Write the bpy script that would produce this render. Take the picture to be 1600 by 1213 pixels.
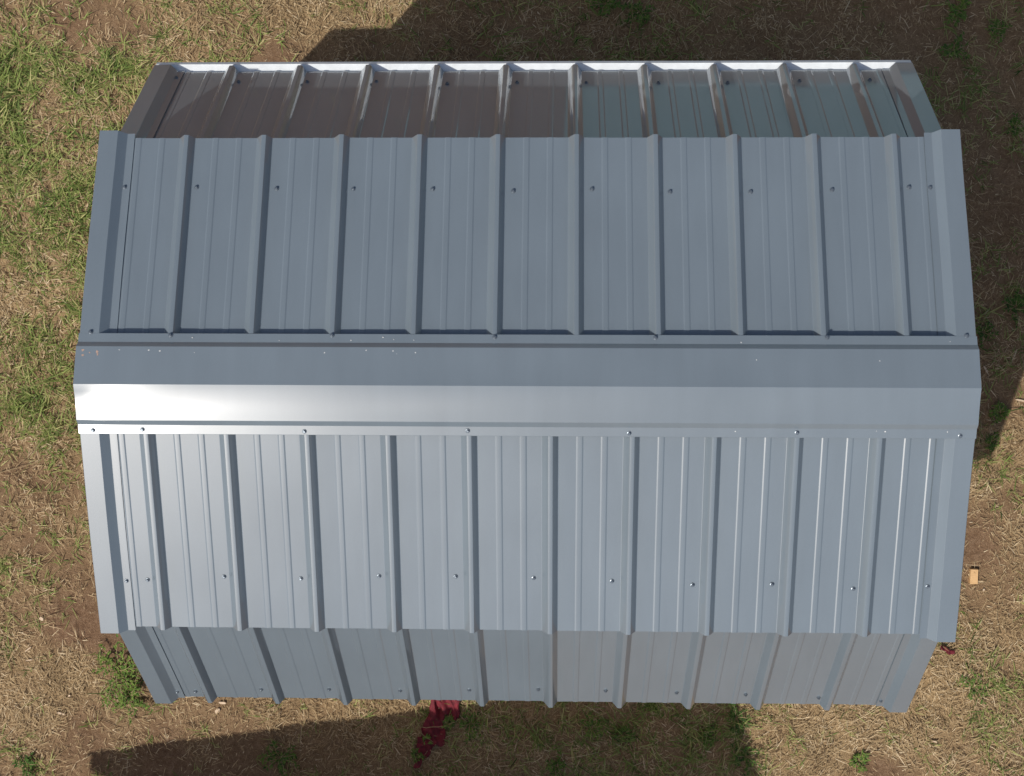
import bpy, bmesh, math, random
import numpy as np
from mathutils import Vector, Matrix

scene = bpy.context.scene
for o in list(bpy.data.objects):
    bpy.data.objects.remove(o)
C = scene.collection
R = math.radians

# ------------------------------------------------------------------ camera
ZR = 3.044                                   # ridge height above the ground
CAM_LOC = Vector((0.1389, 0.0972, 5.2813 + ZR))
CAM_ROT = (-0.0196, 0.0337, 0.0040)
FOCAL = 2230.0                               # in pixels of the 1600 px wide photograph
cam_d = bpy.data.cameras.new('camera')
cam = bpy.data.objects.new('camera', cam_d)
C.objects.link(cam)
cam.location = CAM_LOC
cam.rotation_euler = CAM_ROT
cam_d.sensor_fit = 'HORIZONTAL'
cam_d.sensor_width = 36.0
cam_d.lens = FOCAL / 1600.0 * 36.0
cam_d.clip_end = 2000.0
scene.camera = cam

# ------------------------------------------------------------------ sky and sun
KX, KY = 0.483, 0.507                        # shadow shift per metre of height
SUN = Vector((-KX, -KY, 1.0)).normalized()
world = bpy.data.worlds.new('World')
scene.world = world
world.use_nodes = True
wn = world.node_tree.nodes
wl = world.node_tree.links
bg = wn['Background']
sky = wn.new('ShaderNodeTexSky')
sky.sky_type = 'NISHITA'
sky.sun_disc = False
sky.sun_elevation = math.asin(SUN.z)
sky.sun_rotation = math.atan2(SUN.x, SUN.y)
sky.air_density = 1.0
sky.dust_density = 2.6
sky.ozone_density = 0.9
wl.new(sky.outputs[0], bg.inputs[0])
bg.inputs[1].default_value = 0.095
sl = bpy.data.lights.new('sun', 'SUN')
sl.energy = 3.75
sl.angle = R(0.53)
sl.color = (1.0, 0.955, 0.89)
sun = bpy.data.objects.new('sun', sl)
C.objects.link(sun)
sun.location = (-6, -6, 14)
sun.rotation_euler = SUN.to_track_quat('Z', 'Y').to_euler()

vs = scene.view_settings
vs.view_transform = 'Standard'
vs.look = 'None'
vs.gamma = 1.0
vs.use_curve_mapping = False
vs.exposure = 0.0

# ------------------------------------------------------------------ helpers
CAM_MAT = cam.rotation_euler.to_matrix()


def gp(px, py, z=0.0):
    """ground point (metres) that a spot of the photograph shows"""
    d = CAM_MAT @ Vector(((px - 800.0) / FOCAL, -(py - 606.5) / FOCAL, -1.0))
    t = (z - CAM_LOC.z) / d.z
    p = CAM_LOC + d * t
    return p.x, p.y


def new_mat(name):
    m = bpy.data.materials.new(name)
    m.use_nodes = True
    nt = m.node_tree
    return m, nt, nt.nodes['Principled BSDF']


def node(nt, kind, **kw):
    n = nt.nodes.new(kind)
    for k, v in kw.items():
        setattr(n, k, v)
    return n


def ramp(nt, stops):
    r = nt.nodes.new('ShaderNodeValToRGB')
    els = r.color_ramp.elements
    while len(els) < len(stops):
        els.new(0.5)
    for e, (p, c) in zip(els, stops):
        e.position = p
        e.color = (c[0], c[1], c[2], 1.0)
    return r


def link_mesh(name, verts, faces, mat, parent=None, smooth=None):
    me = bpy.data.meshes.new(name)
    me.from_pydata(verts, [], faces)
    me.update()
    if smooth is not None:
        me.polygons.foreach_set('use_smooth', [True] * len(me.polygons))
        me.set_sharp_from_angle(angle=R(smooth))
        # the cut edges of a sheet stay crisp
        use = np.zeros(len(me.edges), int)
        ei = np.empty(len(me.loops), np.int32)
        me.loops.foreach_get('edge_index', ei)
        np.add.at(use, ei, 1)
        sh = np.zeros(len(me.edges), bool)
        at = me.attributes.get('sharp_edge') or me.attributes.new('sharp_edge', 'BOOLEAN', 'EDGE')
        at.data.foreach_get('value', sh)
        at.data.foreach_set('value', sh | (use == 1))
    me.materials.append(mat)
    o = bpy.data.objects.new(name, me)
    C.objects.link(o)
    o.parent = parent
    return o


def thing(name, label, cat, loc=(0, 0, 0), rotz=0.0, group=None):
    o = bpy.data.objects.new(name, None)
    o.empty_display_size = 0.1
    C.objects.link(o)
    o.location = loc
    o.rotation_euler = (0, 0, rotz)
    tag(o, label, cat, group)
    return o


def tag(o, label, cat, group=None):
    o['label'] = label
    o['category'] = cat
    if group:
        o['group'] = group
    return o


# ------------------------------------------------------------------ materials
def steel_mat(name, col, rough, coat=0.045):
    m, nt, b = new_mat(name)
    tc = node(nt, 'ShaderNodeTexCoord')
    mp = node(nt, 'ShaderNodeMapping')
    mp.inputs['Scale'].default_value = (1.0, 0.18, 0.18)
    nt.links.new(tc.outputs['Object'], mp.inputs[0])
    n1 = node(nt, 'ShaderNodeTexNoise')
    n1.inputs['Scale'].default_value = 16.0
    n1.inputs['Detail'].default_value = 5.0
    nt.links.new(mp.outputs[0], n1.inputs['Vector'])
    n2 = node(nt, 'ShaderNodeTexNoise')
    n2.inputs['Scale'].default_value = 420.0
    n2.inputs['Detail'].default_value = 2.0
    nt.links.new(tc.outputs['Object'], n2.inputs['Vector'])
    n3 = node(nt, 'ShaderNodeTexNoise')
    n3.inputs['Scale'].default_value = 2.3
    n3.inputs['Detail'].default_value = 3.0
    nt.links.new(tc.outputs['Object'], n3.inputs['Vector'])
    add = node(nt, 'ShaderNodeMath', operation='MULTIPLY_ADD')
    add.inputs[1].default_value = 1.0
    nt.links.new(n1.outputs[0], add.inputs[0])
    nt.links.new(n2.outputs[0], add.inputs[2])
    add2 = node(nt, 'ShaderNodeMath', operation='ADD')
    nt.links.new(add.outputs[0], add2.inputs[0])
    nt.links.new(n3.outputs[0], add2.inputs[1])
    mr = node(nt, 'ShaderNodeMapRange')
    mr.inputs['From Min'].default_value = 1.0
    mr.inputs['From Max'].default_value = 2.0
    mr.inputs['To Min'].default_value = 0.92
    mr.inputs['To Max'].default_value = 1.08
    nt.links.new(add2.outputs[0], mr.inputs[0])
    mul = node(nt, 'ShaderNodeVectorMath', operation='SCALE')
    mul.inputs[0].default_value = col
    nt.links.new(mr.outputs[0], mul.inputs['Scale'])
    nt.links.new(mul.outputs[0], b.inputs['Base Color'])
    rr = node(nt, 'ShaderNodeMapRange')
    rr.inputs['To Min'].default_value = rough - 0.05
    rr.inputs['To Max'].default_value = rough + 0.05
    nt.links.new(n3.outputs[0], rr.inputs[0])
    nt.links.new(rr.outputs[0], b.inputs['Roughness'])
    # factory paint: a clear glossy film over a satin base
    b.inputs['Coat Weight'].default_value = 1.0
    b.inputs['Coat Roughness'].default_value = coat
    b.inputs['Coat IOR'].default_value = 1.55
    bm = node(nt, 'ShaderNodeBump')
    bm.inputs['Strength'].default_value = 0.06
    bm.inputs['Distance'].default_value = 0.0006
    nt.links.new(n2.outputs[0], bm.inputs['Height'])
    nt.links.new(bm.outputs[0], b.inputs['Normal'])
    return m


STEEL = steel_mat('painted_steel', (0.153, 0.186, 0.212), 0.34)
CAPST = steel_mat('ridge_cap_steel', (0.153, 0.186, 0.212), 0.34, 0.22)


def plain(name, col, rough, metal=0.0, var=0.15, scale=30.0):
    m, nt, b = new_mat(name)
    tc = node(nt, 'ShaderNodeTexCoord')
    n1 = node(nt, 'ShaderNodeTexNoise')
    n1.inputs['Scale'].default_value = scale
    n1.inputs['Detail'].default_value = 6.0
    nt.links.new(tc.outputs['Object'], n1.inputs['Vector'])
    r = ramp(nt, [(0.3, [c * (1 - var) for c in col]), (0.7, [min(1, c * (1 + var)) for c in col])])
    nt.links.new(n1.outputs[0], r.inputs[0])
    nt.links.new(r.outputs[0], b.inputs['Base Color'])
    b.inputs['Roughness'].default_value = rough
    b.inputs['Metallic'].default_value = metal
    return m


GALV = plain('white_coated_flashing', (0.74, 0.77, 0.78), 0.35, 0.0, 0.06)
SCREW = plain('zinc_screw', (0.17, 0.20, 0.23), 0.36, 0.6, 0.1, 200.0)
SIDING = plain('painted_siding', (0.37, 0.30, 0.235), 0.7, 0.0, 0.10, 8.0)
PALE_SIDING = plain('pale_blue_siding', (0.36, 0.57, 0.61), 0.6, 0.0, 0.06, 8.0)
SPECK = plain('bare_scratch', (0.62, 0.62, 0.60), 0.5, 0.0, 0.1, 60.0)
RUST = plain('clay_smudge', (0.40, 0.27, 0.21), 0.8, 0.0, 0.2, 60.0)


def wood_mat(name, a, b_):
    m, nt, b = new_mat(name)
    tc = node(nt, 'ShaderNodeTexCoord')
    mp = node(nt, 'ShaderNodeMapping')
    mp.inputs['Scale'].default_value = (60.0, 260.0, 60.0)
    nt.links.new(tc.outputs['Object'], mp.inputs[0])
    n1 = node(nt, 'ShaderNodeTexNoise')
    n1.inputs['Scale'].default_value = 1.5
    n1.inputs['Detail'].default_value = 5.0
    nt.links.new(mp.outputs[0], n1.inputs['Vector'])
    r = ramp(nt, [(0.3, a), (0.7, b_)])
    nt.links.new(n1.outputs[0], r.inputs[0])
    nt.links.new(r.outputs[0], b.inputs['Base Color'])
    b.inputs['Roughness'].default_value = 0.75
    return m


WOOD = wood_mat('fresh_pine', (0.50, 0.30, 0.13), (0.66, 0.42, 0.20))
CHIP = wood_mat('weathered_chip', (0.48, 0.35, 0.22), (0.66, 0.51, 0.36))
STICK = wood_mat('dry_stalk_wood', (0.26, 0.18, 0.09), (0.42, 0.31, 0.17))


def blade_mat(name, stops, trans):
    m, nt, b = new_mat(name)
    at = node(nt, 'ShaderNodeAttribute')
    at.attribute_name = 'tone'
    r = ramp(nt, stops)
    nt.links.new(at.outputs['Fac'], r.inputs[0])
    nt.links.new(r.outputs[0], b.inputs['Base Color'])
    b.inputs['Roughness'].default_value = 0.65
    b.inputs['Specular IOR Level'].default_value = 0.25
    tr = node(nt, 'ShaderNodeBsdfTranslucent')
    nt.links.new(r.outputs[0], tr.inputs['Color'])
    mx = node(nt, 'ShaderNodeMixShader')
    mx.inputs[0].default_value = trans
    nt.links.new(b.outputs[0], mx.inputs[1])
    nt.links.new(tr.outputs[0], mx.inputs[2])
    nt.links.new(mx.outputs[0], nt.nodes['Material Output'].inputs['Surface'])
    return m


STRAW = blade_mat('dry_straw', [(0.0, (0.14, 0.084, 0.044)), (0.35, (0.33, 0.23, 0.118)),
                                (0.75, (0.52, 0.385, 0.215)), (1.0, (0.68, 0.55, 0.36))], 0.15)
GREEN = blade_mat('green_blades', [(0.0, (0.055, 0.100, 0.022)), (0.4, (0.165, 0.235, 0.055)),
                                   (0.75, (0.30, 0.345, 0.105)), (1.0, (0.47, 0.44, 0.19))], 0.28)
LEAF = blade_mat('weed_leaves', [(0.0, (0.028, 0.06, 0.014)), (0.5, (0.075, 0.15, 0.028)),
                                 (1.0, (0.19, 0.27, 0.055))], 0.25)


def soil_mat():
    m, nt, b = new_mat('bare_soil_and_thatch')
    tc = node(nt, 'ShaderNodeTexCoord')
    def noise(sc, det, rough=0.55):
        n = node(nt, 'ShaderNodeTexNoise')
        n.inputs['Scale'].default_value = sc
        n.inputs['Detail'].default_value = det
        n.inputs['Roughness'].default_value = rough
        nt.links.new(tc.outputs['Object'], n.inputs['Vector'])
        return n
    nb, ns, nf = noise(1.7, 5.0), noise(28.0, 8.0, 0.65), noise(150.0, 5.0, 0.7)
    mx = node(nt, 'ShaderNodeMath', operation='MULTIPLY_ADD')
    nt.links.new(ns.outputs[0], mx.inputs[0])
    mx.inputs[1].default_value = 0.7
    nt.links.new(nf.outputs[0], mx.inputs[2])
    r = ramp(nt, [(0.50, (0.090, 0.050, 0.028)), (0.80, (0.175, 0.102, 0.058)), (1.0, (0.28, 0.180, 0.110))])
    nt.links.new(mx.outputs[0], r.inputs[0])
    # broken litter between the blades, where grass grows
    vo = node(nt, 'ShaderNodeTexNoise')
    vo.inputs['Scale'].default_value = 70.0
    vo.inputs['Detail'].default_value = 6.0
    vo.inputs['Distortion'].default_value = 2.2
    nt.links.new(tc.outputs['Object'], vo.inputs['Vector'])
    r2 = ramp(nt, [(0.30, (0.16, 0.104, 0.054)), (0.50, (0.36, 0.25, 0.13)), (0.70, (0.55, 0.40, 0.225))])
    nt.links.new(vo.outputs[0], r2.inputs[0])
    at = node(nt, 'ShaderNodeAttribute')
    at.attribute_name = 'thatch'
    ad = node(nt, 'ShaderNodeMath', operation='MULTIPLY_ADD')
    nt.links.new(nb.outputs[0], ad.inputs[0])
    ad.inputs[1].default_value = 0.5
    sb = node(nt, 'ShaderNodeMath', operation='SUBTRACT')
    nt.links.new(at.outputs['Fac'], sb.inputs[0])
    sb.inputs[1].default_value = 0.35
    nt.links.new(sb.outputs[0], ad.inputs[2])
    cl = node(nt, 'ShaderNodeClamp')
    nt.links.new(ad.outputs[0], cl.inputs[0])
    mix = node(nt, 'ShaderNodeMix', data_type='RGBA')
    nt.links.new(cl.outputs[0], mix.inputs[0])
    nt.links.new(r.outputs[0], mix.inputs[6])
    nt.links.new(r2.outputs[0], mix.inputs[7])
    nt.links.new(mix.outputs[2], b.inputs['Base Color'])
    b.inputs['Roughness'].default_value = 0.95
    b.inputs['Specular IOR Level'].default_value = 0.15
    bm = node(nt, 'ShaderNodeBump')
    bm.inputs['Strength'].default_value = 0.9
    bm.inputs['Distance'].default_value = 0.012
    nt.links.new(mx.outputs[0], bm.inputs['Height'])
    nt.links.new(bm.outputs[0], b.inputs['Normal'])
    return m


SOIL = soil_mat()

# ------------------------------------------------------------------ what grows where (photo spot: green, dry cover)
COVER = [
    (30, 30, .35, .4), (120, 45, .08, .12), (200, 60, .05, .15), (150, 90, .3, .4), (290, 30, .15, .8), (270, 70, .3, .5),
    (380, 60, .38, .5), (450, 30, .1, .9), (430, 85, .05, .08), (540, 15, .05, .9), (600, 20, .1, .8), (30, 110, .7, .4),
    (100, 120, .6, .4), (180, 130, .55, .5), (225, 95, .5, .5), (20, 200, .75, .4), (100, 200, .55, .6), (165, 175, .4, .75),
    (30, 300, .6, .55), (90, 280, .6, .5), (40, 400, .5, .6), (110, 380, .6, .4), (20, 460, .2, .9), (90, 460, .35, .7),
    (30, 540, .4, .7), (100, 560, .55, .5), (30, 620, .6, .5), (85, 640, .6, .5), (30, 700, .25, .6), (100, 680, .4, .5),
    (30, 740, .05, .22), (90, 765, .12, .2), (30, 800, .08, .45), (110, 820, .05, .6), (60, 850, .08, .18), (40, 890, .4, .4),
    (110, 900, .1, .28), (40, 960, .12, .4), (110, 970, .01, .06), (170, 1000, .01, .08), (30, 1040, .05, .7), (110, 1060, .05, .95),
    (60, 1100, .05, .8), (200, 1120, .12, .5), (130, 1150, .02, .18), (50, 1180, .2, .3), (300, 1120, .06, .45), (450, 1105, .05, .55),
    (560, 1095, .08, .8), (250, 1180, .02, .15), (400, 1190, .06, .22), (550, 1170, .05, .5), (640, 1180, .2, .6), (750, 1150, .26, .55),
    (900, 1150, .28, .55), (1050, 1150, .32, .45), (1130, 1170, .38, .4), (1200, 1140, .12, .85), (1300, 1150, .08, .95),
    (1400, 1150, .08, .9), (1380, 1208, .02, .12), (1250, 1200, .1, .85), (1480, 1080, .12, .95), (1500, 1200, .1, .6),
    (1560, 1050, .5, .5), (1550, 1120, .3, .8), (1580, 1180, .22, .6), (1500, 1030, .1, .9), (1580, 1000, .1, .8),
    (1560, 930, .05, .45), (1540, 850, .02, .12), (1590, 840, .05, .7), (1580, 780, .04, .25), (1590, 700, .1, .95),
    (1560, 740, .25, .8), (1570, 620, .1, .4), (1570, 500, .22, .32), (1570, 400, .16, .32), (1570, 300, .06, .32), (1560, 200, .14, .38),
    (1500, 100, .2, .4), (1580, 60, .1, .4), (1450, 30, .05, .32), (1300, 50, .05, .42), (1150, 40, .06, .48), (1000, 50, .2, .4),
    (950, 10, .2, .5), (800, 50, .14, .42), (700, 60, .1, .4), (560, 70, .03, .3), (800, 600, .02, .1),
]
cov = np.array(COVER, float)
cov_xy = np.array([gp(a, b) for a, b in cov[:, :2]])
rng = np.random.default_rng(7)


def cover_at(x, y):
    d2 = (x[:, None] - cov_xy[None, :, 0]) ** 2 + (y[:, None] - cov_xy[None, :, 1]) ** 2
    w = 1.0 / (d2 + 0.012) ** 2.2
    w /= w.sum(1, keepdims=True)
    return w @ cov[:, 2], w @ cov[:, 3]


def cov_clip(x, y):
    g, d = cover_at(np.clip(x, -4, 4), np.clip(y, -3.2, 3.2))
    far = np.clip((np.maximum(abs(x) - 4.0, abs(y) - 3.2)) / 1.0, 0, 1)      # cover thinned further out to darken the reflection in the far slope
    return g * (1 - .5 * far), d * (1 - .65 * far)


class Noise2:
    """smooth value noise on a lattice"""
    def __init__(self, cell, seed):
        self.c = cell
        self.g = np.random.default_rng(seed).random((512, 512))
    def __call__(self, x, y):
        u, v = x / self.c + 200.0, y / self.c + 200.0
        i, j = np.floor(u).astype(int), np.floor(v).astype(int)
        f, g = u - i, v - j
        f, g = f * f * (3 - 2 * f), g * g * (3 - 2 * g)
        i, j, i1, j1 = i % 512, j % 512, (i + 1) % 512, (j + 1) % 512
        G = self.g
        return (G[i, j] * (1 - f) + G[i1, j] * f) * (1 - g) + (G[i, j1] * (1 - f) + G[i1, j1] * f) * g


N40, N16, N6, N2 = Noise2(0.45, 1), Noise2(0.16, 2), Noise2(0.055, 3), Noise2(0.026, 4)


def ground_z(x, y):
    fade = np.clip((14.0 - np.hypot(x, y)) / 6.0, 0, 1)
    return fade * ((N40(x, y) - .5) * .040 + (N16(x, y) - .5) * .022 + (N6(x, y) - .5) * .012 + (N2(x, y) - .5) * .006)


def gz(x, y):
    return float(ground_z(np.array([x]), np.array([y]))[0])


# ------------------------------------------------------------------ the ground: one sheet, fine near the shed
def build_ground():
    fx = np.arange(-4.3, 4.1001, 0.026)
    fy = np.arange(-3.4, 3.3001, 0.026)
    out = np.array([0.12, 0.35, 0.8, 1.6, 3.0, 5.5, 10, 20, 45, 100, 230, 480.0])
    xs = np.concatenate([fx[0] - out[::-1], fx, fx[-1] + out])
    ys = np.concatenate([fy[0] - out[::-1], fy, fy[-1] + out])
    X, Y = np.meshgrid(xs, ys)
    x, y = X.ravel(), Y.ravel()
    z = ground_z(x, y)
    nx, ny = len(xs), len(ys)
    v = np.stack([x, y, z], 1).astype(np.float32)
    i = (np.arange(ny - 1)[:, None] * nx + np.arange(nx - 1)[None, :]).ravel()
    q = np.stack([i, i + 1, i + 1 + nx, i + nx], 1).astype(np.int32)
    me = bpy.data.meshes.new('ground')
    me.vertices.add(len(v))
    me.vertices.foreach_set('co', v.ravel())
    me.loops.add(q.size)
    me.loops.foreach_set('vertex_index', q.ravel())
    me.polygons.add(len(q))
    me.polygons.foreach_set('loop_start', np.arange(0, q.size, 4, dtype=np.int32))
    me.polygons.foreach_set('use_smooth', np.ones(len(q), bool))
    me.update(calc_edges=True)
    th = np.empty(len(v))
    for k in range(0, len(v), 20000):
        g, d = cov_clip(x[k:k + 20000], y[k:k + 20000])
        th[k:k + 20000] = np.clip(d + .45 * g, 0, 1)
    at = me.attributes.new('thatch', 'FLOAT', 'POINT')
    at.data.foreach_set('value', th.astype(np.float32))
    me.materials.append(SOIL)
    o = bpy.data.objects.new('ground', me)
    C.objects.link(o)
    o['kind'] = 'structure'


build_ground()


# ------------------------------------------------------------------ blades of grass
def blades(base, azim, lean0, curl, length, width, tone, segs, twist):
    """strips that start at base, rise with lean0 (angle from vertical) and bend over by curl; vectorised"""
    n = len(base)
    npair = segs
    nv = 2 * npair + 1
    V = np.empty((n, nv, 3), np.float32)
    d = np.stack([np.cos(azim), np.sin(azim)], 1)
    side = np.stack([-np.sin(azim + twist), np.cos(azim + twist)], 1)
    p = base.copy()
    a = lean0.copy()
    step = length / segs
    for k in range(npair):
        wk = width * (1.0 - 0.55 * k / segs) * 0.5 * (0.75 if k == 0 else 1.0)
        tilt = (0.25 * np.sin(twist * 3 + k)) * wk
        V[:, 2 * k, :2] = p[:, :2] - side * wk[:, None]
        V[:, 2 * k + 1, :2] = p[:, :2] + side * wk[:, None]
        V[:, 2 * k, 2] = p[:, 2] - tilt
        V[:, 2 * k + 1, 2] = p[:, 2] + tilt
        p = p + np.stack([d[:, 0] * np.sin(a) * step, d[:, 1] * np.sin(a) * step, np.cos(a) * step], 1)
        bend = side * (np.sin(twist * 5.0) * step * 0.22)[:, None]
        p[:, :2] += bend
        a = a + curl / segs
    V[:, nv - 1] = p
    return V, tone


def write_blades(name, batches, mat, label, cat):
    vs_, fs3, fs4, tones = [], [], [], []
    off = 0
    for V, tone, segs in batches:
        n, nv = V.shape[:2]
        zmin = ground_z(V[:, :, 0].ravel().astype(float), V[:, :, 1].ravel().astype(float)).reshape(n, nv) + .002
        V[:, :, 2] = np.maximum(V[:, :, 2], zmin)
        b = off + np.arange(n, dtype=np.int64) * nv
        for k in range(segs - 1):
            fs4.append(np.stack([b + 2 * k, b + 2 * k + 1, b + 2 * k + 3, b + 2 * k + 2], 1))
        k = segs - 1
        fs3.append(np.stack([b + 2 * k, b + 2 * k + 1, b + 2 * k + 2], 1))
        vs_.append(V.reshape(-1, 3))
        tones.append(np.repeat(tone, nv))
        off += n * nv
    V = np.concatenate(vs_)
    q = np.concatenate(fs4).astype(np.int32)
    t = np.concatenate(fs3).astype(np.int32)
    me = bpy.data.meshes.new(name)
    me.vertices.add(len(V))
    me.vertices.foreach_set('co', V.astype(np.float32).ravel())
    me.loops.add(q.size + t.size)
    me.loops.foreach_set('vertex_index', np.concatenate([q.ravel(), t.ravel()]))
    me.polygons.add(len(q) + len(t))
    me.polygons.foreach_set('loop_start', np.concatenate([np.arange(0, q.size, 4), q.size + np.arange(0, t.size, 3)]).astype(np.int32))
    me.update(calc_edges=True)
    at = me.attributes.new('tone', 'FLOAT', 'POINT')
    at.data.foreach_set('value', np.concatenate(tones).astype(np.float32))
    me.materials.append(mat)
    o = bpy.data.objects.new(name, me)
    C.objects.link(o)
    o['kind'] = 'stuff'
    tag(o, label, cat)
    return o


def scatter(n, near=True):
    """random ground points off the shed's footprint"""
    if near:
        x = rng.uniform(-4.2, 4.0, n)
        y = rng.uniform(-3.3, 3.2, n)
    else:
        x = rng.uniform(-8.0, 8.0, n)
        y = rng.uniform(-7.0, 7.0, n)
        k = ~((abs(x + .1) < 4.1) & (abs(y + .05) < 3.25))
        x, y = x[k], y[k]
    k = ~((x > -1.35) & (x < 1.5) & (abs(y) < 1.28))
    return x[k], y[k]


def dry_batch(n, near, lmin, lmax, wmin, wmax, segs, flat):
    x, y = scatter(n, near)
    g, d = cov_clip(x, y)
    p = np.clip((d - .10) * 1.4 * (0.25 + 1.15 * N16(x, y)) * (0.35 + 1.1 * N6(x, y)), 0, 1) + .010
    k = rng.random(len(x)) < p
    x, y = x[k], y[k]
    m = len(x)
    base = np.stack([x, y, ground_z(x, y) + rng.uniform(0.0, 0.016, m)], 1)
    az = rng.uniform(0, 2 * np.pi, m) * 0.75 + N40(x, y) * 9.0
    lean = np.clip(rng.normal(flat, 0.22, m), .25, 1.62)
    curl = rng.uniform(-.1, 0.9, m)
    ln = rng.uniform(lmin, lmax, m) * (0.6 + .8 * rng.random(m))
    wd = rng.uniform(wmin, wmax, m)
    tone = np.clip(rng.normal(.52, .24, m) + (N16(x + 3, y) - .5) * .35, 0, 1)
    V, t = blades(base, az, lean, curl, ln, wd, tone, segs, rng.uniform(-.6, .6, m))
    return V, t, segs


def green_batch(n_tufts, near, per, lmin, lmax):
    x, y = scatter(n_tufts, near)
    g, d = cov_clip(x, y)
    p = np.clip(1.5 * g * g ** .25 * (0.2 + 1.3 * N16(x + 7, y)) * (0.3 + 1.3 * N6(x, y + 5)), 0, 1)
    k = rng.random(len(x)) < p
    x, y, g = x[k], y[k], g[k]
    cnt = rng.integers(per[0], per[1], len(x))
    size = np.repeat(rng.uniform(.65, 1.25, len(x)) * (.75 + .45 * g), cnt)
    tt = np.repeat(rng.normal(0, .16, len(x)), cnt)
    X, Y = np.repeat(x, cnt), np.repeat(y, cnt)
    m = len(X)
    X = X + rng.normal(0, .014, m)
    Y = Y + rng.normal(0, .014, m)
    base = np.stack([X, Y, ground_z(X, Y)], 1)
    az = rng.uniform(0, 2 * np.pi, m)
    lean = rng.uniform(.55, 1.35, m)
    curl = rng.uniform(.0, .8, m)
    ln = rng.uniform(lmin, lmax, m) * size
    wd = rng.uniform(.0038, .0086, m) * np.sqrt(size)
    tone = np.clip(rng.normal(.60, .22, m) + tt, 0, 1)
    V, t = blades(base, az, lean, curl, ln, wd, tone, 3, rng.uniform(-.5, .5, m))
    return V, t, 3


write_blades('dry_grass', [
    dry_batch(520000, True, .012, .042, .0022, .0060, 2, 1.42),
    dry_batch(120000, True, .035, .085, .0024, .0058, 3, 1.2),
    dry_batch(5000, True, .10, .20, .0024, .0040, 3, 1.3),
    dry_batch(150000, False, .03, .10, .003, .006, 2, 1.25)],
    STRAW, 'dead straw-coloured grass matted over the soil all round the shed', 'dry grass')
write_blades('green_grass', [
    green_batch(62000, True, (4, 9), .045, .135),
    green_batch(24000, False, (3, 6), .06, .14)],
    GREEN, 'short green grass growing in loose patches, thickest left of the shed', 'grass')


# ------------------------------------------------------------------ the shed
PITCH = 0.3065
HALF = 1.68
T1 = R(16.5)
TRIM_Y, TRIM_Z = 0.9977, -0.3064
SEAM = (2, 5, 8)


class Slope:
    """a roof plane: s runs down the slope (horizontal distance y from the ridge), n is height above the sheet's flats"""
    def __init__(self, side, ang, y0, z0):
        self.sd, self.c, self.s, self.y0, self.z0 = side, math.cos(ang), math.sin(ang), y0, z0
        self.t = math.tan(ang)
    def p(self, x, y, n):
        z = self.z0 - (y - self.y0) * self.t
        return (x, self.sd * (y + n * self.s), z + n * self.c)
    def q(self, x, y, n):
        """n raised straight from the flats, but y counted at the raised point"""
        return self.p(x, y - n * self.s, n)


RIBH = 0.030


def up_slope(side):
    # trim tops pass through (TRIM_Y, TRIM_Z); flats lie RIBH below
    return Slope(side, T1, TRIM_Y - RIBH * math.sin(T1), ZR + TRIM_Z - RIBH * math.cos(T1))


def low_slope(side):
    a, b = ((1.036, -.575), (1.397, -1.057)) if side > 0 else ((1.054, -.567), (1.4615, -1.076))
    th = math.atan((a[1] - b[1]) / (b[0] - a[0]))
    return Slope(side, th, b[0] - RIBH * math.sin(th), ZR + b[1] - RIBH * math.cos(th))


RIB = [(-.0340, 0), (-.0320, .0008), (-.0115, .0270), (-.0085, .0296), (-.0045, .0300), (.0045, .0300), (.0080, .0296),
       (.0105, .0270), (.0280, .0008), (.0300, 0)]
MIN = [(-.0135, 0), (-.0085, .0018), (0, .0021), (.0085, .0018), (.0135, 0)]


def sheet_profile(ribs, x0, x1, first_seam):
    pts = []
    def put(x, n):
        if x0 - 1e-6 <= x <= x1 + 1e-6:
            pts.append((x, n))
    pts.append((x0, 0.0))
    for r in [ribs[0] - PITCH] + list(ribs):
        for dx, n in RIB:
            put(r + dx, n)
        for m in (.110, .203):
            for dx, n in MIN:
                put(r + m + dx, n)
    pts.append((x1, 0.0))
    pts = sorted(set((round(a, 5), b) for a, b in pts))
    out = []
    for a, b in pts:
        if out and a - out[-1][0] < 1e-4:
            continue
        lift = 0.0
        if first_seam is not None and a < first_seam + .032:
            lift = 0.0014
        out.append((a, b + lift))
    return out


def make_sheet(root, slope, prof, ya, yb, rows, seed, mat):
    rg = np.random.default_rng(seed)
    wob = Noise2(0.33, seed + 40)
    ys = np.linspace(ya, yb, rows)
    verts, faces = [], []
    for j, y in enumerate(ys):
        for x, n in prof:
            w = 0.0
            if n < .028:
                w = (float(wob(np.array([x]), np.array([y * 1.3]))[0]) - .5) * .0022 * (1 - n / .03)
            verts.append(slope.p(x, y, n + w))
    nx = len(prof)
    for j in range(rows - 1):
        for i in range(nx - 1):
            a = j * nx + i
            f = (a, a + nx, a + nx + 1, a + 1)
            faces.append(f if slope.sd < 0 else f[::-1])
    o = link_mesh('roof_panel', verts, faces, mat, root, 17)
    md = o.modifiers.new('thickness', 'SOLIDIFY')
    md.thickness = 0.0009
    md.offset = -1
    return o


def extrude_profile(name, root, fn, prof, ts, mat, smooth=20, flip=False, thick=0.0009):
    """sweep a profile (list of (u, n)) along parameter values ts; fn(u, t, n) gives the point"""
    verts = [fn(u, t, n) for t in ts for u, n in prof]
    k = len(prof)
    faces = []
    for j in range(len(ts) - 1):
        for i in range(k - 1):
            a = j * k + i
            f = (a, a + 1, a + k + 1, a + k)
            faces.append(f[::-1] if flip else f)
    o = link_mesh(name, verts, faces, mat, root, smooth)
    if thick:
        md = o.modifiers.new('thickness', 'SOLIDIFY')
        md.thickness = thick
        md.offset = -1
    return o


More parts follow.
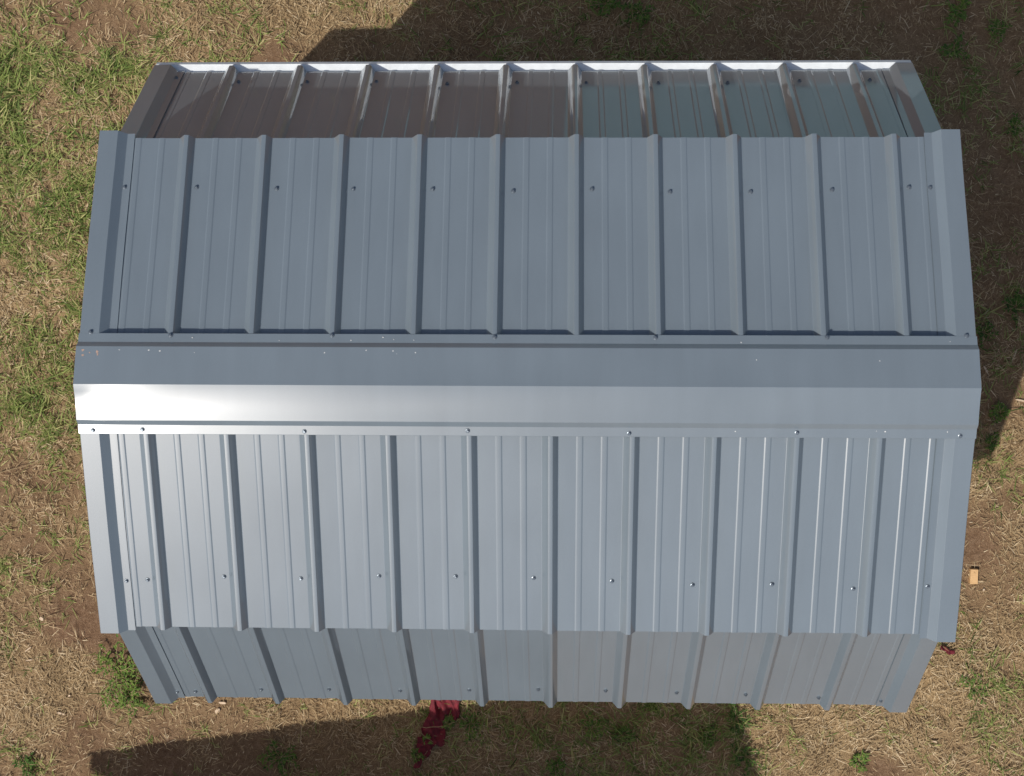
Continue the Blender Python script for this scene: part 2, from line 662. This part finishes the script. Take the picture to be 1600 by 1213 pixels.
def screw_mesh():
    bm = bmesh.new()
    def ring(r, z, n, ph=0):
        return [bm.verts.new((r * math.cos(2 * math.pi * i / n + ph), r * math.sin(2 * math.pi * i / n + ph), z)) for i in range(n)]
    a = ring(.0092, 0, 12)
    b = ring(.0084, .0022, 12)
    c = ring(.0058, .0030, 12)
    for u, v in ((a, b), (b, c)):
        for i in range(12):
            bm.faces.new((u[i], u[(i + 1) % 12], v[(i + 1) % 12], v[i]))
    bm.faces.new(c)
    h0 = ring(.0052, .0028, 6)
    h1 = ring(.0052, .0078, 6)
    h2 = ring(.0040, .0088, 6)
    for u, v in ((h0, h1), (h1, h2)):
        for i in range(6):
            bm.faces.new((u[i], u[(i + 1) % 6], v[(i + 1) % 6], v[i]))
    bm.faces.new(h2)
    me = bpy.data.meshes.new('screw')
    bm.to_mesh(me)
    bm.free()
    me.materials.append(SCREW)
    return me


SCREW_ME = screw_mesh()


def put_screw(parent, p, nrm, rnd):
    o = bpy.data.objects.new('screw', SCREW_ME)
    C.objects.link(o)
    o.parent = parent
    o.location = p
    v = (Vector(nrm) + Vector((rnd.uniform(-.06, .06), rnd.uniform(-.06, .06), 0))).normalized()
    q = v.to_track_quat('Z', 'Y')
    q.rotate(Matrix.Rotation(0, 3, 'Z'))
    o.rotation_euler = q.to_euler()
    return o


def rake_profile(sgn):
    """(x, n) from the flange over the step to the outer lip, for the gable end at sgn*HALF"""
    h = RIBH + .002
    pr = [(.1330, .0038), (.1270, .0030), (.1035, .0022), (.1010, .0036), (.0765, h - .002), (.0735, h), (.0020, h), (0.0, h - .002), (0.0, -.070)]
    return [(sgn * (HALF - u), n) for u, n in pr]


SCREWS = {
    'TU': [(-1.568, .766), (-1.285, .766), (-.97, .761), (-.669, .759), (-.359, .759), (-.046, .751), (.259, .759), (.56, .748), (.87, .748), (1.182, .756), (1.476, .766), (1.556, .764)],
    'BU': [(-1.564, .778), (-1.48, .774), (-1.176, .758), (-.873, .763), (-.565, .75), (-.265, .749), (.04, .752), (.344, .762), (.657, .775), (.964, .769), (1.278, .784), (1.562, .771)],
    'BL': [(-1.571, 1.395), (-1.489, 1.394), (-1.187, 1.376), (-.882, 1.371), (-.565, 1.374), (-.257, 1.365), (.049, 1.356), (.346, 1.359), (.659, 1.366), (.963, 1.373), (1.286, 1.387), (1.561, 1.399)],
    'TL': [(-1.571, 1.344), (-1.286, 1.32), (-.981, 1.319), (-.675, 1.318), (-.361, 1.306), (-.055, 1.312), (.247, 1.308), (.562, 1.307), (.862, 1.306), (1.175, 1.316), (1.481, 1.322)],
    'CT': [(-1.637, .196), (-1.331, .185), (-.719, .187), (-.106, .182), (.494, .182), (1.13, .186), (1.644, .193)],
    'CB': [(-1.626, .175), (-1.437, .171), (-.822, .175), (-.206, .169), (.398, .175), (1.021, .169), (1.623, .178)],
}
RIBS_T = [-1.333 + PITCH * i for i in range(10)]
RIBS_B = [-1.428 + PITCH * i for i in range(10)]


def make_shed(root, detail, seed, siding=SIDING):
    rnd = random.Random(seed)
    rows_u, rows_l = (9, 7) if detail else (2, 2)
    for side, ribs, ku, kl in ((1, RIBS_T, 'TU', 'TL'), (-1, RIBS_B, 'BU', 'BL')):
        U, L = up_slope(side), low_slope(side)
        ends = [-HALF + .012] + [ribs[i] for i in SEAM] + [HALF - .012]
        ye = 1.381 if side > 0 else 1.4306
        for sl, ya, yb, rows, key in ((U, .135, .9685, rows_u, ku), (L, .870, ye, rows_l, kl)):
            sheets = []
            for k in range(4):
                x0 = ends[k] - (.040 if k else 0)
                x1 = ends[k + 1] + (.029 if k < 3 else 0)
                prof = sheet_profile(ribs, x0, x1, ends[k] if k else None)
                # a sheet end is never cut quite true
                e = rnd.uniform(-.002, .002)
                sheets.append(make_sheet(root, sl, prof, ya, yb + e, rows, seed * 100 + side * 10 + k + (50 if sl is L else 0), STEEL))
            if detail:
                for x, y in SCREWS[key]:
                    i = sum(1 for e in ends[1:4] if x > e)
                    base_n = .0026 if abs(x) > HALF - .14 else .0012
                    put_screw(sheets[i], sl.p(x, y, base_n), (0, side * sl.s, sl.c), rnd)
            # rake trims at both gables
            for sgn in (-1, 1):
                y_a, y_b = (.150, .985) if sl is U else (.862, ye + .003)
                ts = np.linspace(y_a, y_b, 7)
                wob = rnd.uniform(.2, .6)
                def fn(u, t, n, sl=sl, sgn=sgn, wob=wob):
                    return sl.p(u + sgn * .0012 * math.sin(t * 7 + wob * 9), t, n)
                extrude_profile('rake_trim', root, fn, rake_profile(sgn), ts, STEEL, 20, flip=(sgn * side < 0))
        # eave flashing under the lower sheets
        ex = np.linspace(-HALF - .002, HALF + .002, 30)
        y_in, y_out, zz = (1.300, 1.4310, ZR - 1.100) if side > 0 else (1.33, 1.415, ZR - 1.118)
        pr = [(y_in, .006), (y_out - .015, 0.0), (y_out - .014, .0012), (y_out - .001, -.0175), (y_out, -.0195), (y_out, -.06)]
        def fe(u, t, n, side=side, zz=zz):
            return (t, side * u, zz + n + .0012 * math.sin(t * 5.1))
        extrude_profile('eave_flashing', root, fe, pr, ex, GALV, 25, flip=(side > 0))
    # ridge cap: raised middle, a step each side, flanges on the ribs
    T, B = up_slope(1), up_slope(-1)
    def cap_pt(side, y, k):
        S = T if side > 0 else B
        return S.q(0, y, RIBH + .0022)
    f_out = cap_pt(1, .1925, 0)
    f_in = cap_pt(1, .1570, 0)
    za = ZR
    prof = []
    def half(side):
        fo, fi = (.1925, .1590) if side > 0 else (.1890, .1540)
        a = cap_pt(side, fo, 0)
        b = cap_pt(side, fi, 0)
        yk = .1420 if side > 0 else .1355
        zk = ZR - .0335
        li = .0022 if side < 0 else 0
        l = [(abs(a[1]), a[2] - .0012 + li), (abs(a[1]) - .0010, a[2] + .0004 + li), (abs(b[1]), b[2] + .0004), (yk + .0022, zk - .0022), (yk, zk)]
        for f in (.8, .6, .4, .2, .08):
            l.append((yk * f, ZR - .0335 * (f + (.085 * math.sin(math.pi * f) if side < 0 else 0))))
        return [(side * y, z) for y, z in l]
    top = half(1)
    bot = half(-1)[::-1]
    prof = top + [(0.0, ZR + .0002)] + bot
    xs = np.concatenate([np.linspace(-HALF - .002, -1.25, 16), np.linspace(-1.2, HALF + .002, 40)])
    wob = Noise2(0.42, seed + 900)
    wob2 = Noise2(0.11, seed + 901)
    verts = []
    for x in xs:
        for y, z in prof:
            w = 0.0
            ay = abs(y)
            if ay < .14:
                f = math.sin(math.pi * min(1, ay / .138))
                w = (float(wob(np.array([x]), np.array([y * 2]))[0]) - .5) * .0035 * f
                if y < 0:
                    # end of the cap is pinched: a shallow hollow at the gable end
                    w += -.0052 * math.exp(-((x + 1.67) / .060) ** 2) * f * f
                    w += .0018 * math.exp(-((x + 1.50) / .13) ** 2) * f
            elif ay > .155:
                w = (float(wob2(np.array([x]), np.array([y * .1]))[0]) - .5) * .0016
            verts.append((x, y, z + w))
    k = len(prof)
    faces = [(j * k + i, j * k + i + 1, (j + 1) * k + i + 1, (j + 1) * k + i)[::-1] for j in range(len(xs) - 1) for i in range(k - 1)]
    cap = link_mesh('ridge_cap', verts, faces, CAPST, root, 13)
    cap.data.flip_normals()
    md = cap.modifiers.new('thickness', 'SOLIDIFY')
    md.thickness = .0009
    md.offset = -1
    if detail:
        for key, side in (('CT', 1), ('CB', -1)):
            S = T if side > 0 else B
            for x, y in SCREWS[key]:
                put_screw(cap, S.q(x, y, RIBH + .0032), (0, side * S.s, S.c), rnd)
        # paint chips and clay marks on the cap, as small flakes lying on the metal
        fl = []
        def flake(x, y, r, mat, nm):
            S = T if y > 0 else B
            ay = abs(y)
            if ay < .138:
                z = ZR - .0335 * ay / .139 + .0014
                tilt = math.atan(.0335 / .139)
            else:
                z = S.q(0, ay, RIBH + .0048)[2]
                tilt = T1
            n = 7
            vv = []
            ph = rnd.random() * 6
            for i in range(n):
                a = 2 * math.pi * i / n
                rr = r * rnd.uniform(.5, 1.2)
                dx, dy = rr * math.cos(a) * rnd.uniform(.8, 1.5), rr * math.sin(a)
                vv.append((x + dx, y + dy, z - math.copysign(1, y) * dy * math.tan(tilt)))
            link_mesh(nm, vv, [list(range(n))], mat, cap)
        for i in range(15):
            flake(rnd.uniform(-1.55, -.35), rnd.choice([.126, .132, .12, .170, .176]) + rnd.uniform(-.004, .004), rnd.uniform(.0014, .0030), SPECK, 'paint_chip')
        for i in range(8):
            flake(rnd.uniform(.5, 1.6), rnd.choice([.128, .17, -.168, .1]) + rnd.uniform(-.006, .006), rnd.uniform(.0014, .003), SPECK, 'paint_chip')
        for x, y, r in ((-1.655, .128, .0055), (-1.60, .122, .0065), (-1.598, .112, .0045), (-1.655, .108, .0045), (-1.628, .118, .003)):
            flake(x, y, r, RUST, 'clay_mark')
    # walls
    WX0, WX1, WY, EZ = -1.53, 1.60, 1.33, ZR - 1.16
    th = .05
    def box(name, x0, x1, y0, y1, z0, z1):
        vv = [(x, y, z) for z in (z0, z1) for y in (y0, y1) for x in (x0, x1)]
        ff = [(0, 2, 3, 1), (4, 5, 7, 6), (0, 1, 5, 4), (2, 6, 7, 3), (0, 4, 6, 2), (1, 3, 7, 5)]
        return link_mesh(name, vv, ff, siding, root)
    for s in (-1, 1):
        a, b = sorted((s * WY, s * (WY - th)))
        box('side_wall', WX0 + th, WX1 - th, a, b, 0.02, EZ + .03)
    for x0, x1 in ((WX0, WX0 + th), (WX1 - th, WX1)):
        outline = [(-WY, .02), (WY, .02), (WY, EZ), (.87, ZR - .42), (0, ZR - .12), (-.87, ZR - .42), (-WY, EZ)]
        vv = [(x0, y, z) for y, z in outline] + [(x1, y, z) for y, z in outline]
        n = len(outline)
        ff = [list(range(n))[::-1], list(range(n, 2 * n))] + [(i, (i + 1) % n, n + (i + 1) % n, n + i) for i in range(n)]
        link_mesh('gable_wall', vv, ff, siding, root)
    if detail:
        box('shadow_step_panel', -1.86, WX0, WY - .02, WY + .005, 0.02, 1.36)  # unseen panel, added to cast the step in the shed's shadow


shed = thing('metal_roofed_shed', 'grey barn-roofed shed with ribbed steel panels filling the middle of the picture', 'shed')
make_shed(shed, True, 3)

# two neighbours on the same lot, outside the frame: one throws the shadow along the bottom edge, one shows in the glossy far slope
gx, gy = gp(142, 1177)
ang = R(8.6)
lx, ly, lz = -HALF, 1.415, ZR - 1.09
ox = gx - KX * lz - (lx * math.cos(ang) - ly * math.sin(ang))
oy = gy - KY * lz - (lx * math.sin(ang) + ly * math.cos(ang))
s2 = thing('metal_roofed_shed', 'grey barn-roofed shed below the picture, casting the shadow along its bottom edge', 'shed', (ox, oy, 0), ang, 'sheds on the lot')
make_shed(s2, False, 4)
s3 = thing('metal_roofed_shed', 'grey barn-roofed shed beyond the top right, mirrored in the far roof slope', 'shed', (1.72, 6.6, 0), R(-1), 'sheds on the lot')
make_shed(s3, False, 5, PALE_SIDING)
shed['group'] = 'sheds on the lot'


# ------------------------------------------------------------------ small things on the ground
def prism(name, outline, h, mat, label, cat, loc, rotz, tilt=(0, 0), group=None):
    """a chunk with an irregular outline (metres) and thickness h, edges slightly knocked off"""
    bm = bmesh.new()
    lo = [bm.verts.new((x, y, 0)) for x, y in outline]
    hi = [bm.verts.new((x * .97, y * .95, h)) for x, y in outline]
    n = len(lo)
    bm.faces.new(lo[::-1])
    bm.faces.new(hi)
    for i in range(n):
        bm.faces.new((lo[i], lo[(i + 1) % n], hi[(i + 1) % n], hi[i]))
    bmesh.ops.bevel(bm, geom=list(bm.edges), offset=min(.0012, h * .2), segments=1, affect='EDGES')
    me = bpy.data.meshes.new(name)
    bm.to_mesh(me)
    bm.free()
    me.materials.append(mat)
    o = bpy.data.objects.new(name, me)
    C.objects.link(o)
    o.location = loc
    o.rotation_euler = (tilt[0], tilt[1], rotz)
    return tag(o, label, cat, group)


def at_px(px, py, dz=0.0):
    x, y = gp(px, py)
    return (x, y, gz(x, y) + dz)


x, y, z = at_px(1521, 900)
prism('timber_offcut', [(-.0225, -.045), (.0225, -.045), (.0225, .045), (-.0225, .045)], .038, WOOD,
      'pale rectangular pine offcut lying on bare soil right of the shed', 'wood block', (x, y, z - .002), R(-1), (R(3), R(-2)))
chips = [
    (97, 1114, .056, .013, -15, 'pale wood splinter lying in dry grass left of the leafy weed'),
    (349, 1097, .050, .016, -3, 'flat wood chip tucked against the lower left eave'),
    (341, 1110, .040, .026, 40, 'wedge-shaped wood chip just below the lower left eave'),
    (1537, 577, .050, .012, -62, 'pale splinter in the shade against the right end of the ridge'),
    (1594, 626, .075, .011, -12, 'long bleached splinter at the right edge of the picture beside the shadow'),
    (67, 966, .030, .020, -35, 'small square wood chip on bare soil left of the lower roof'),
    (45, 1014, .055, .007, 38, 'thin pale sliver on bare soil, upper of the left-hand splinters'),
    (47, 1031, .050, .008, 10, 'thin pale sliver lying level above the tangled straw at lower left'),
    (36, 289 - 61, .026, .009, 5, 'tiny white chip in the green grass left of the shed'),
    (110, 1086, .018, .012, 20, 'yellowish crumb of wood right of the pale wood splinter'),
    (1460, 1158, .030, .010, -10, 'small chip in the straw below the lower right corner'),
    (1537, 922, .020, .012, 70, 'crumb of wood just below the pine offcut'),
]
rc = random.Random(5)
for px, py, ln, wd, rot, lab in chips:
    x, y, z = at_px(px, py)
    a, b = ln / 2, wd / 2
    out = [(-a, -b * rc.uniform(.2, .8)), (-a * .3, -b), (a * .7, -b * rc.uniform(.6, 1)), (a, b * rc.uniform(-.3, .4)), (a * .5, b), (-a * .7, b * rc.uniform(.6, 1))]
    prism('wood_chip', out, .006, CHIP, lab, 'wood chip', (x, y, z + .012), R(rot), (R(rc.uniform(-6, 6)), R(rc.uniform(-6, 6))), 'wood chips on the ground')


def cloth_mat():
    m, nt, b = new_mat('dark_red_cloth')
    tc = node(nt, 'ShaderNodeTexCoord')
    n1 = node(nt, 'ShaderNodeTexNoise')
    n1.inputs['Scale'].default_value = 35.0
    n1.inputs['Detail'].default_value = 6.0
    nt.links.new(tc.outputs['Object'], n1.inputs['Vector'])
    r = ramp(nt, [(0.3, (0.085, 0.006, 0.012)), (0.7, (0.20, 0.014, 0.024))])
    nt.links.new(n1.outputs[0], r.inputs[0])
    nt.links.new(r.outputs[0], b.inputs['Base Color'])
    b.inputs['Roughness'].default_value = 0.8
    w = node(nt, 'ShaderNodeTexNoise')
    w.inputs['Scale'].default_value = 600.0
    nt.links.new(tc.outputs['Object'], w.inputs['Vector'])
    bm = node(nt, 'ShaderNodeBump')
    bm.inputs['Strength'].default_value = .3
    bm.inputs['Distance'].default_value = .002
    nt.links.new(w.outputs[0], bm.inputs['Height'])
    nt.links.new(bm.outputs[0], b.inputs['Normal'])
    return m


RED = cloth_mat()


def cloth(name, poly_px, label, cuts, amp, seed, group=None):
    pts = [gp(a, b) for a, b in poly_px]
    cx = sum(p[0] for p in pts) / len(pts)
    cy = sum(p[1] for p in pts) / len(pts)
    bm = bmesh.new()
    f = bm.faces.new([bm.verts.new((p[0] - cx, p[1] - cy, 0)) for p in pts])
    bmesh.ops.triangulate(bm, faces=[f])
    for _ in range(cuts):
        bmesh.ops.subdivide_edges(bm, edges=list(bm.edges), cuts=1, use_grid_fill=True)
    na, nb = Noise2(.055, seed), Noise2(.022, seed + 1)
    for v in bm.verts:
        ax, ay = np.array([v.co.x + cx]), np.array([v.co.y + cy])
        # folds run along the cloth
        u = ax * 1.7 + ay * .5
        fold = 1 - abs(2 * na(u, ay * .45) - 1)[0]
        v.co.x += (float(nb(ay, ax)[0]) - .5) * .012
        v.co.y += (float(nb(ax + 5, ay)[0]) - .5) * .012
        v.co.z = gz(v.co.x + cx, v.co.y + cy) + .008 + amp * fold + .010 * float(nb(ax, ay)[0])
    me = bpy.data.meshes.new(name)
    bm.normal_update()
    bm.to_mesh(me)
    bm.free()
    me.polygons.foreach_set('use_smooth', [True] * len(me.polygons))
    me.materials.append(RED)
    o = bpy.data.objects.new(name, me)
    C.objects.link(o)
    o.location = (cx, cy, 0)
    md = o.modifiers.new('thickness', 'SOLIDIFY')
    md.thickness = .0015
    return tag(o, label, 'cloth', group)


cloth('red_cloth', [(670, 1116), (676, 1085), (700, 1070), (718, 1080), (719, 1119), (710, 1124), (703, 1115), (695, 1114), (693, 1128), (696, 1136),
                    (695, 1160), (689, 1165), (681, 1160), (676, 1170), (671, 1181), (660, 1187), (657, 1197), (647, 1200), (650, 1185),
                    (658, 1180), (652, 1167), (654, 1148), (661, 1146), (658, 1136), (662, 1127)],
      'crumpled dark red cloth poking out from under the lower eave', 4, .042, 21)
cloth('red_cloth', [(1468, 1008), (1476, 1010), (1483, 1014), (1490, 1015), (1490, 1020), (1482, 1021), (1476, 1017), (1467, 1014)],
      'small dark red scrap beside the lower right corner of the upper roof', 3, .02, 25)


def tube(bm, pts, r0, r1, sides=4):
    rings = []
    n = len(pts)
    for i, p in enumerate(pts):
        p = Vector(p)
        t = (Vector(pts[min(i + 1, n - 1)]) - Vector(pts[max(i - 1, 0)])).normalized()
        a = t.orthogonal().normalized()
        b = t.cross(a)
        r = r0 + (r1 - r0) * i / (n - 1)
        rings.append([bm.verts.new(p + (a * math.cos(2 * math.pi * k / sides) + b * math.sin(2 * math.pi * k / sides)) * r) for k in range(sides)])
    for u, v in zip(rings, rings[1:]):
        for k in range(sides):
            bm.faces.new((u[k], u[(k + 1) % sides], v[(k + 1) % sides], v[k]))


def weed(px, py, rad, hgt, stems, leaf, seed, label, tone0=.5, spread=1.0):
    """low leafy weed: creeping stems from one root, small folded leaves along them"""
    rd = random.Random(seed)
    x, y, z = at_px(px, py)
    root = thing('leafy_weed', label, 'weed', (x, y, z), 0, 'leafy weeds around the shed')
    sb = bmesh.new()
    lv, lf, lt = [], [], []
    for s in range(stems):
        az = 2 * math.pi * (s + rd.random()) / stems
        ln = rad * rd.uniform(.45, 1.1)
        h = hgt * rd.uniform(.5, 1.1)
        pts = []
        az2 = az
        px_, py_ = 0.0, 0.0
        k = 7
        for i in range(k):
            f = i / (k - 1)
            pts.append((px_, py_, h * math.sin(f * 2.2) * .9 + .004))
            az2 += rd.uniform(-.4, .4)
            px_ += math.cos(az2) * ln / k
            py_ += math.sin(az2) * ln / k * spread
        tube(sb, pts, .0022, .0009)
        for i in range(1, k):
            for rep in range(rd.randint(2, 4)):
                p = Vector(pts[i - 1]).lerp(Vector(pts[i]), rd.random())
                a = az2 + rd.choice((-1, 1)) * rd.uniform(.3, 1.7)
                L = leaf * rd.uniform(.55, 1.25)
                w = L * rd.uniform(.28, .46)
                el = rd.uniform(-.25, .75)
                d = Vector((math.cos(a) * math.cos(el), math.sin(a) * math.cos(el), math.sin(el)))
                sd = d.cross(Vector((0, 0, 1))).normalized()
                up = sd.cross(d)
                b0 = len(lv)
                droop = -up * L * rd.uniform(.05, .3)
                lv += [p, p + d * L * .45 + sd * w * .5 + up * w * .22, p + d * L * .5 - up * w * .02, p + d * L * .45 - sd * w * .5 + up * w * .22, p + d * L + droop]
                lf += [(b0, b0 + 2, b0 + 1), (b0, b0 + 3, b0 + 2), (b0 + 1, b0 + 2, b0 + 4), (b0 + 2, b0 + 3, b0 + 4)]
                t = min(1, max(0, rd.gauss(tone0, .2)))
                lt += [t] * 5
    sm = bpy.data.meshes.new('stem')
    sb.to_mesh(sm)
    sb.free()
    sm.materials.append(STICK)
    so = bpy.data.objects.new('stem', sm)
    C.objects.link(so)
    so.parent = root
    fo = link_mesh('foliage', [tuple(v) for v in lv], lf, LEAF, root)
    at = fo.data.attributes.new('tone', 'FLOAT', 'POINT')
    at.data.foreach_set('value', lt)
    return root


WEEDS = [
    (188, 1048, .15, .07, 15, .030, 'tall patch of broad green weed hugging the lower left roof corner, upper half', .72, 1.3),
    (205, 1088, .14, .06, 14, .028, 'broad green weed just below the lower left roof corner', .66, 1.2),
    (438, 1184, .10, .05, 9, .026, 'round green weed alone in the shadow below the lower left eave', .5, 1.0),
    (45, 1196, .09, .06, 8, .026, 'dark leafy weed in the bottom left corner', .35, 1.0),
    (925, 1136, .07, .05, 8, .022, 'green weed in the shadow below the middle of the lower eave', .55, 1.1),
    (975, 1146, .06, .04, 7, .020, 'sprawling weed in shade right of the middle of the lower eave', .5, .8),
    (1105, 1150, .05, .04, 7, .022, 'small weed in shade near the right end of the bottom shadow', .5, 1.0),
    (1150, 1120, .09, .05, 8, .024, 'dark clumped weed where the bottom shadow meets the lower eave', .3, 1.1),
    (1165, 1180, .09, .05, 8, .024, 'dark weed on the right-hand edge of the bottom shadow', .3, 1.2),
    (1340, 1186, .06, .04, 8, .024, 'bright green weed in straw below the lower right roof edge', .6, 1.0),
    (1520, 1070, .09, .04, 8, .022, 'low green weed on the sunny ground right of the lower roof corner', .5, 1.1),
    (1560, 645, .06, .04, 8, .024, 'bright weed on the edge of the shadow right of the ridge', .65, 1.0),
    (1548, 690, .05, .03, 7, .020, 'small weed at the corner of the shadow right of the ridge', .5, 1.0),
    (945, 8, .12, .05, 9, .026, 'leafy weed in the shade at the middle of the top edge', .5, .6),
    (1000, 22, .09, .04, 8, .024, 'trailing weed in the shade right of the top middle weed', .45, .9),
    (1497, 18, .09, .05, 8, .028, 'pale green weed in the shade near the top right', .6, 1.0),
    (1490, 78, .09, .05, 8, .026, 'weed in the shade just above the upper right roof corner', .5, 1.0),
    (1560, 45, .06, .04, 7, .022, 'small weed in the shade close to the top right corner', .5, 1.2),
    (1585, 198, .06, .04, 7, .022, 'weed at the right edge beside the upper roof slope', .5, 1.1),
    (1585, 480, .08, .04, 8, .024, 'dark weed in the shade right of the upper flange of the ridge', .35, 1.2),
    (1535, 520, .07, .04, 7, .022, 'dark weed half hidden by the right end of the ridge', .35, 1.0),
    (703, 1126, .035, .075, 4, .022, 'tiny green sprig over the upper right lobe of the red cloth', .6, 1.0),
    (668, 1153, .030, .075, 4, .020, 'tiny green sprig over the middle of the red cloth', .7, 1.0),
    (652, 1176, .040, .06, 5, .022, 'tiny green sprig beside the lower tip of the red cloth', .5, 1.0),
    (735, 1128, .075, .06, 7, .024, 'loose green weed in shade just right of the red cloth', .5, 1.4),
    (870, 1195, .080, .05, 7, .024, 'spreading weed in shade at the bottom edge, right of the picture middle', .45, 1.0),
]
for i, (px, py, rad, h, st, lf, lab, tn, sp) in enumerate(WEEDS):
    weed(px, py, rad * 1.25, h, st + 3, lf, 100 + i, lab, tn + .15, sp)


def stalk(pts_px, r, label, heights, seed):
    bm = bmesh.new()
    pts = []
    for (px, py), h in zip(pts_px, heights):
        x, y = gp(px, py)
        pts.append((x, y, gz(x, y) + h))
    ox, oy = pts[0][0], pts[0][1]
    fine = []
    for a, b in zip(pts, pts[1:]):
        for k in range(4):
            f = k / 4
            fine.append((a[0] + (b[0] - a[0]) * f - ox, a[1] + (b[1] - a[1]) * f - oy, a[2] + (b[2] - a[2]) * f))
    fine.append((pts[-1][0] - ox, pts[-1][1] - oy, pts[-1][2]))
    rs = random.Random(seed)
    fine = [(x + rs.uniform(-.0025, .0025), y + rs.uniform(-.0025, .0025), z) for x, y, z in fine]
    tube(bm, fine, r, r * .55, 5)
    me = bpy.data.meshes.new('dry_stalk')
    bm.to_mesh(me)
    bm.free()
    me.materials.append(STICK)
    o = bpy.data.objects.new('dry_stalk', me)
    C.objects.link(o)
    o.location = (ox, oy, 0)
    tag(o, label, 'stalk', 'dry stalks on the ground')


stalk([(719, 1121), (700, 1129), (672, 1133), (655, 1132), (640, 1127)], .0022, 'dry stalk lying across the dark red cloth', (.05, .065, .06, .05, .03), 1)
stalk([(640, 1128), (622, 1138), (612, 1152)], .0018, 'thin dry stalk curving down left of the red cloth', (.03, .03, .015), 2)
stalk([(650, 1135), (668, 1148), (690, 1168)], .0018, 'thin dry stalk slanting down over the red cloth', (.04, .06, .03), 3)
stalk([(1598, 45), (1560, 22), (1545, 5)], .0025, 'dry stalk near the top right corner', (.02, .03, .02), 4)
stalk([(1040, 20), (1065, 45), (1075, 60)], .002, 'dry stalk in the shade above the upper eave', (.02, .03, .02), 5)
stalk([(1508, 66), (1540, 82), (1565, 96)], .002, 'dry stalk in the shade right of the upper right roof corner', (.02, .035, .02), 6)
stalk([(0, 738), (30, 731), (62, 722), (80, 705)], .002, 'long dry stalk lying on bare soil at the left edge', (.02, .03, .025, .02), 7)
stalk([(0, 1008), (10, 1022), (16, 1032)], .003, 'pale stalk at the left edge above the tangled straw', (.02, .025, .015), 8)
stalk([(1545, 560), (1570, 548), (1580, 545)], .002, 'dry stalk in the shade right of the ridge end', (.02, .03, .02), 9)
stalk([(1552, 318), (1575, 317), (1592, 320)], .0022, 'pale straight stalk in the shade right of the upper slope', (.02, .025, .02), 10)
stalk([(1556, 950), (1557, 962), (1558, 976)], .002, 'short pale stalk on bare soil below the pine offcut', (.02, .02, .015), 11)
stalk([(690, 1150), (702, 1157), (712, 1166)], .0015, 'wisp of dry stalk right of the red cloth', (.02, .02, .015), 12)
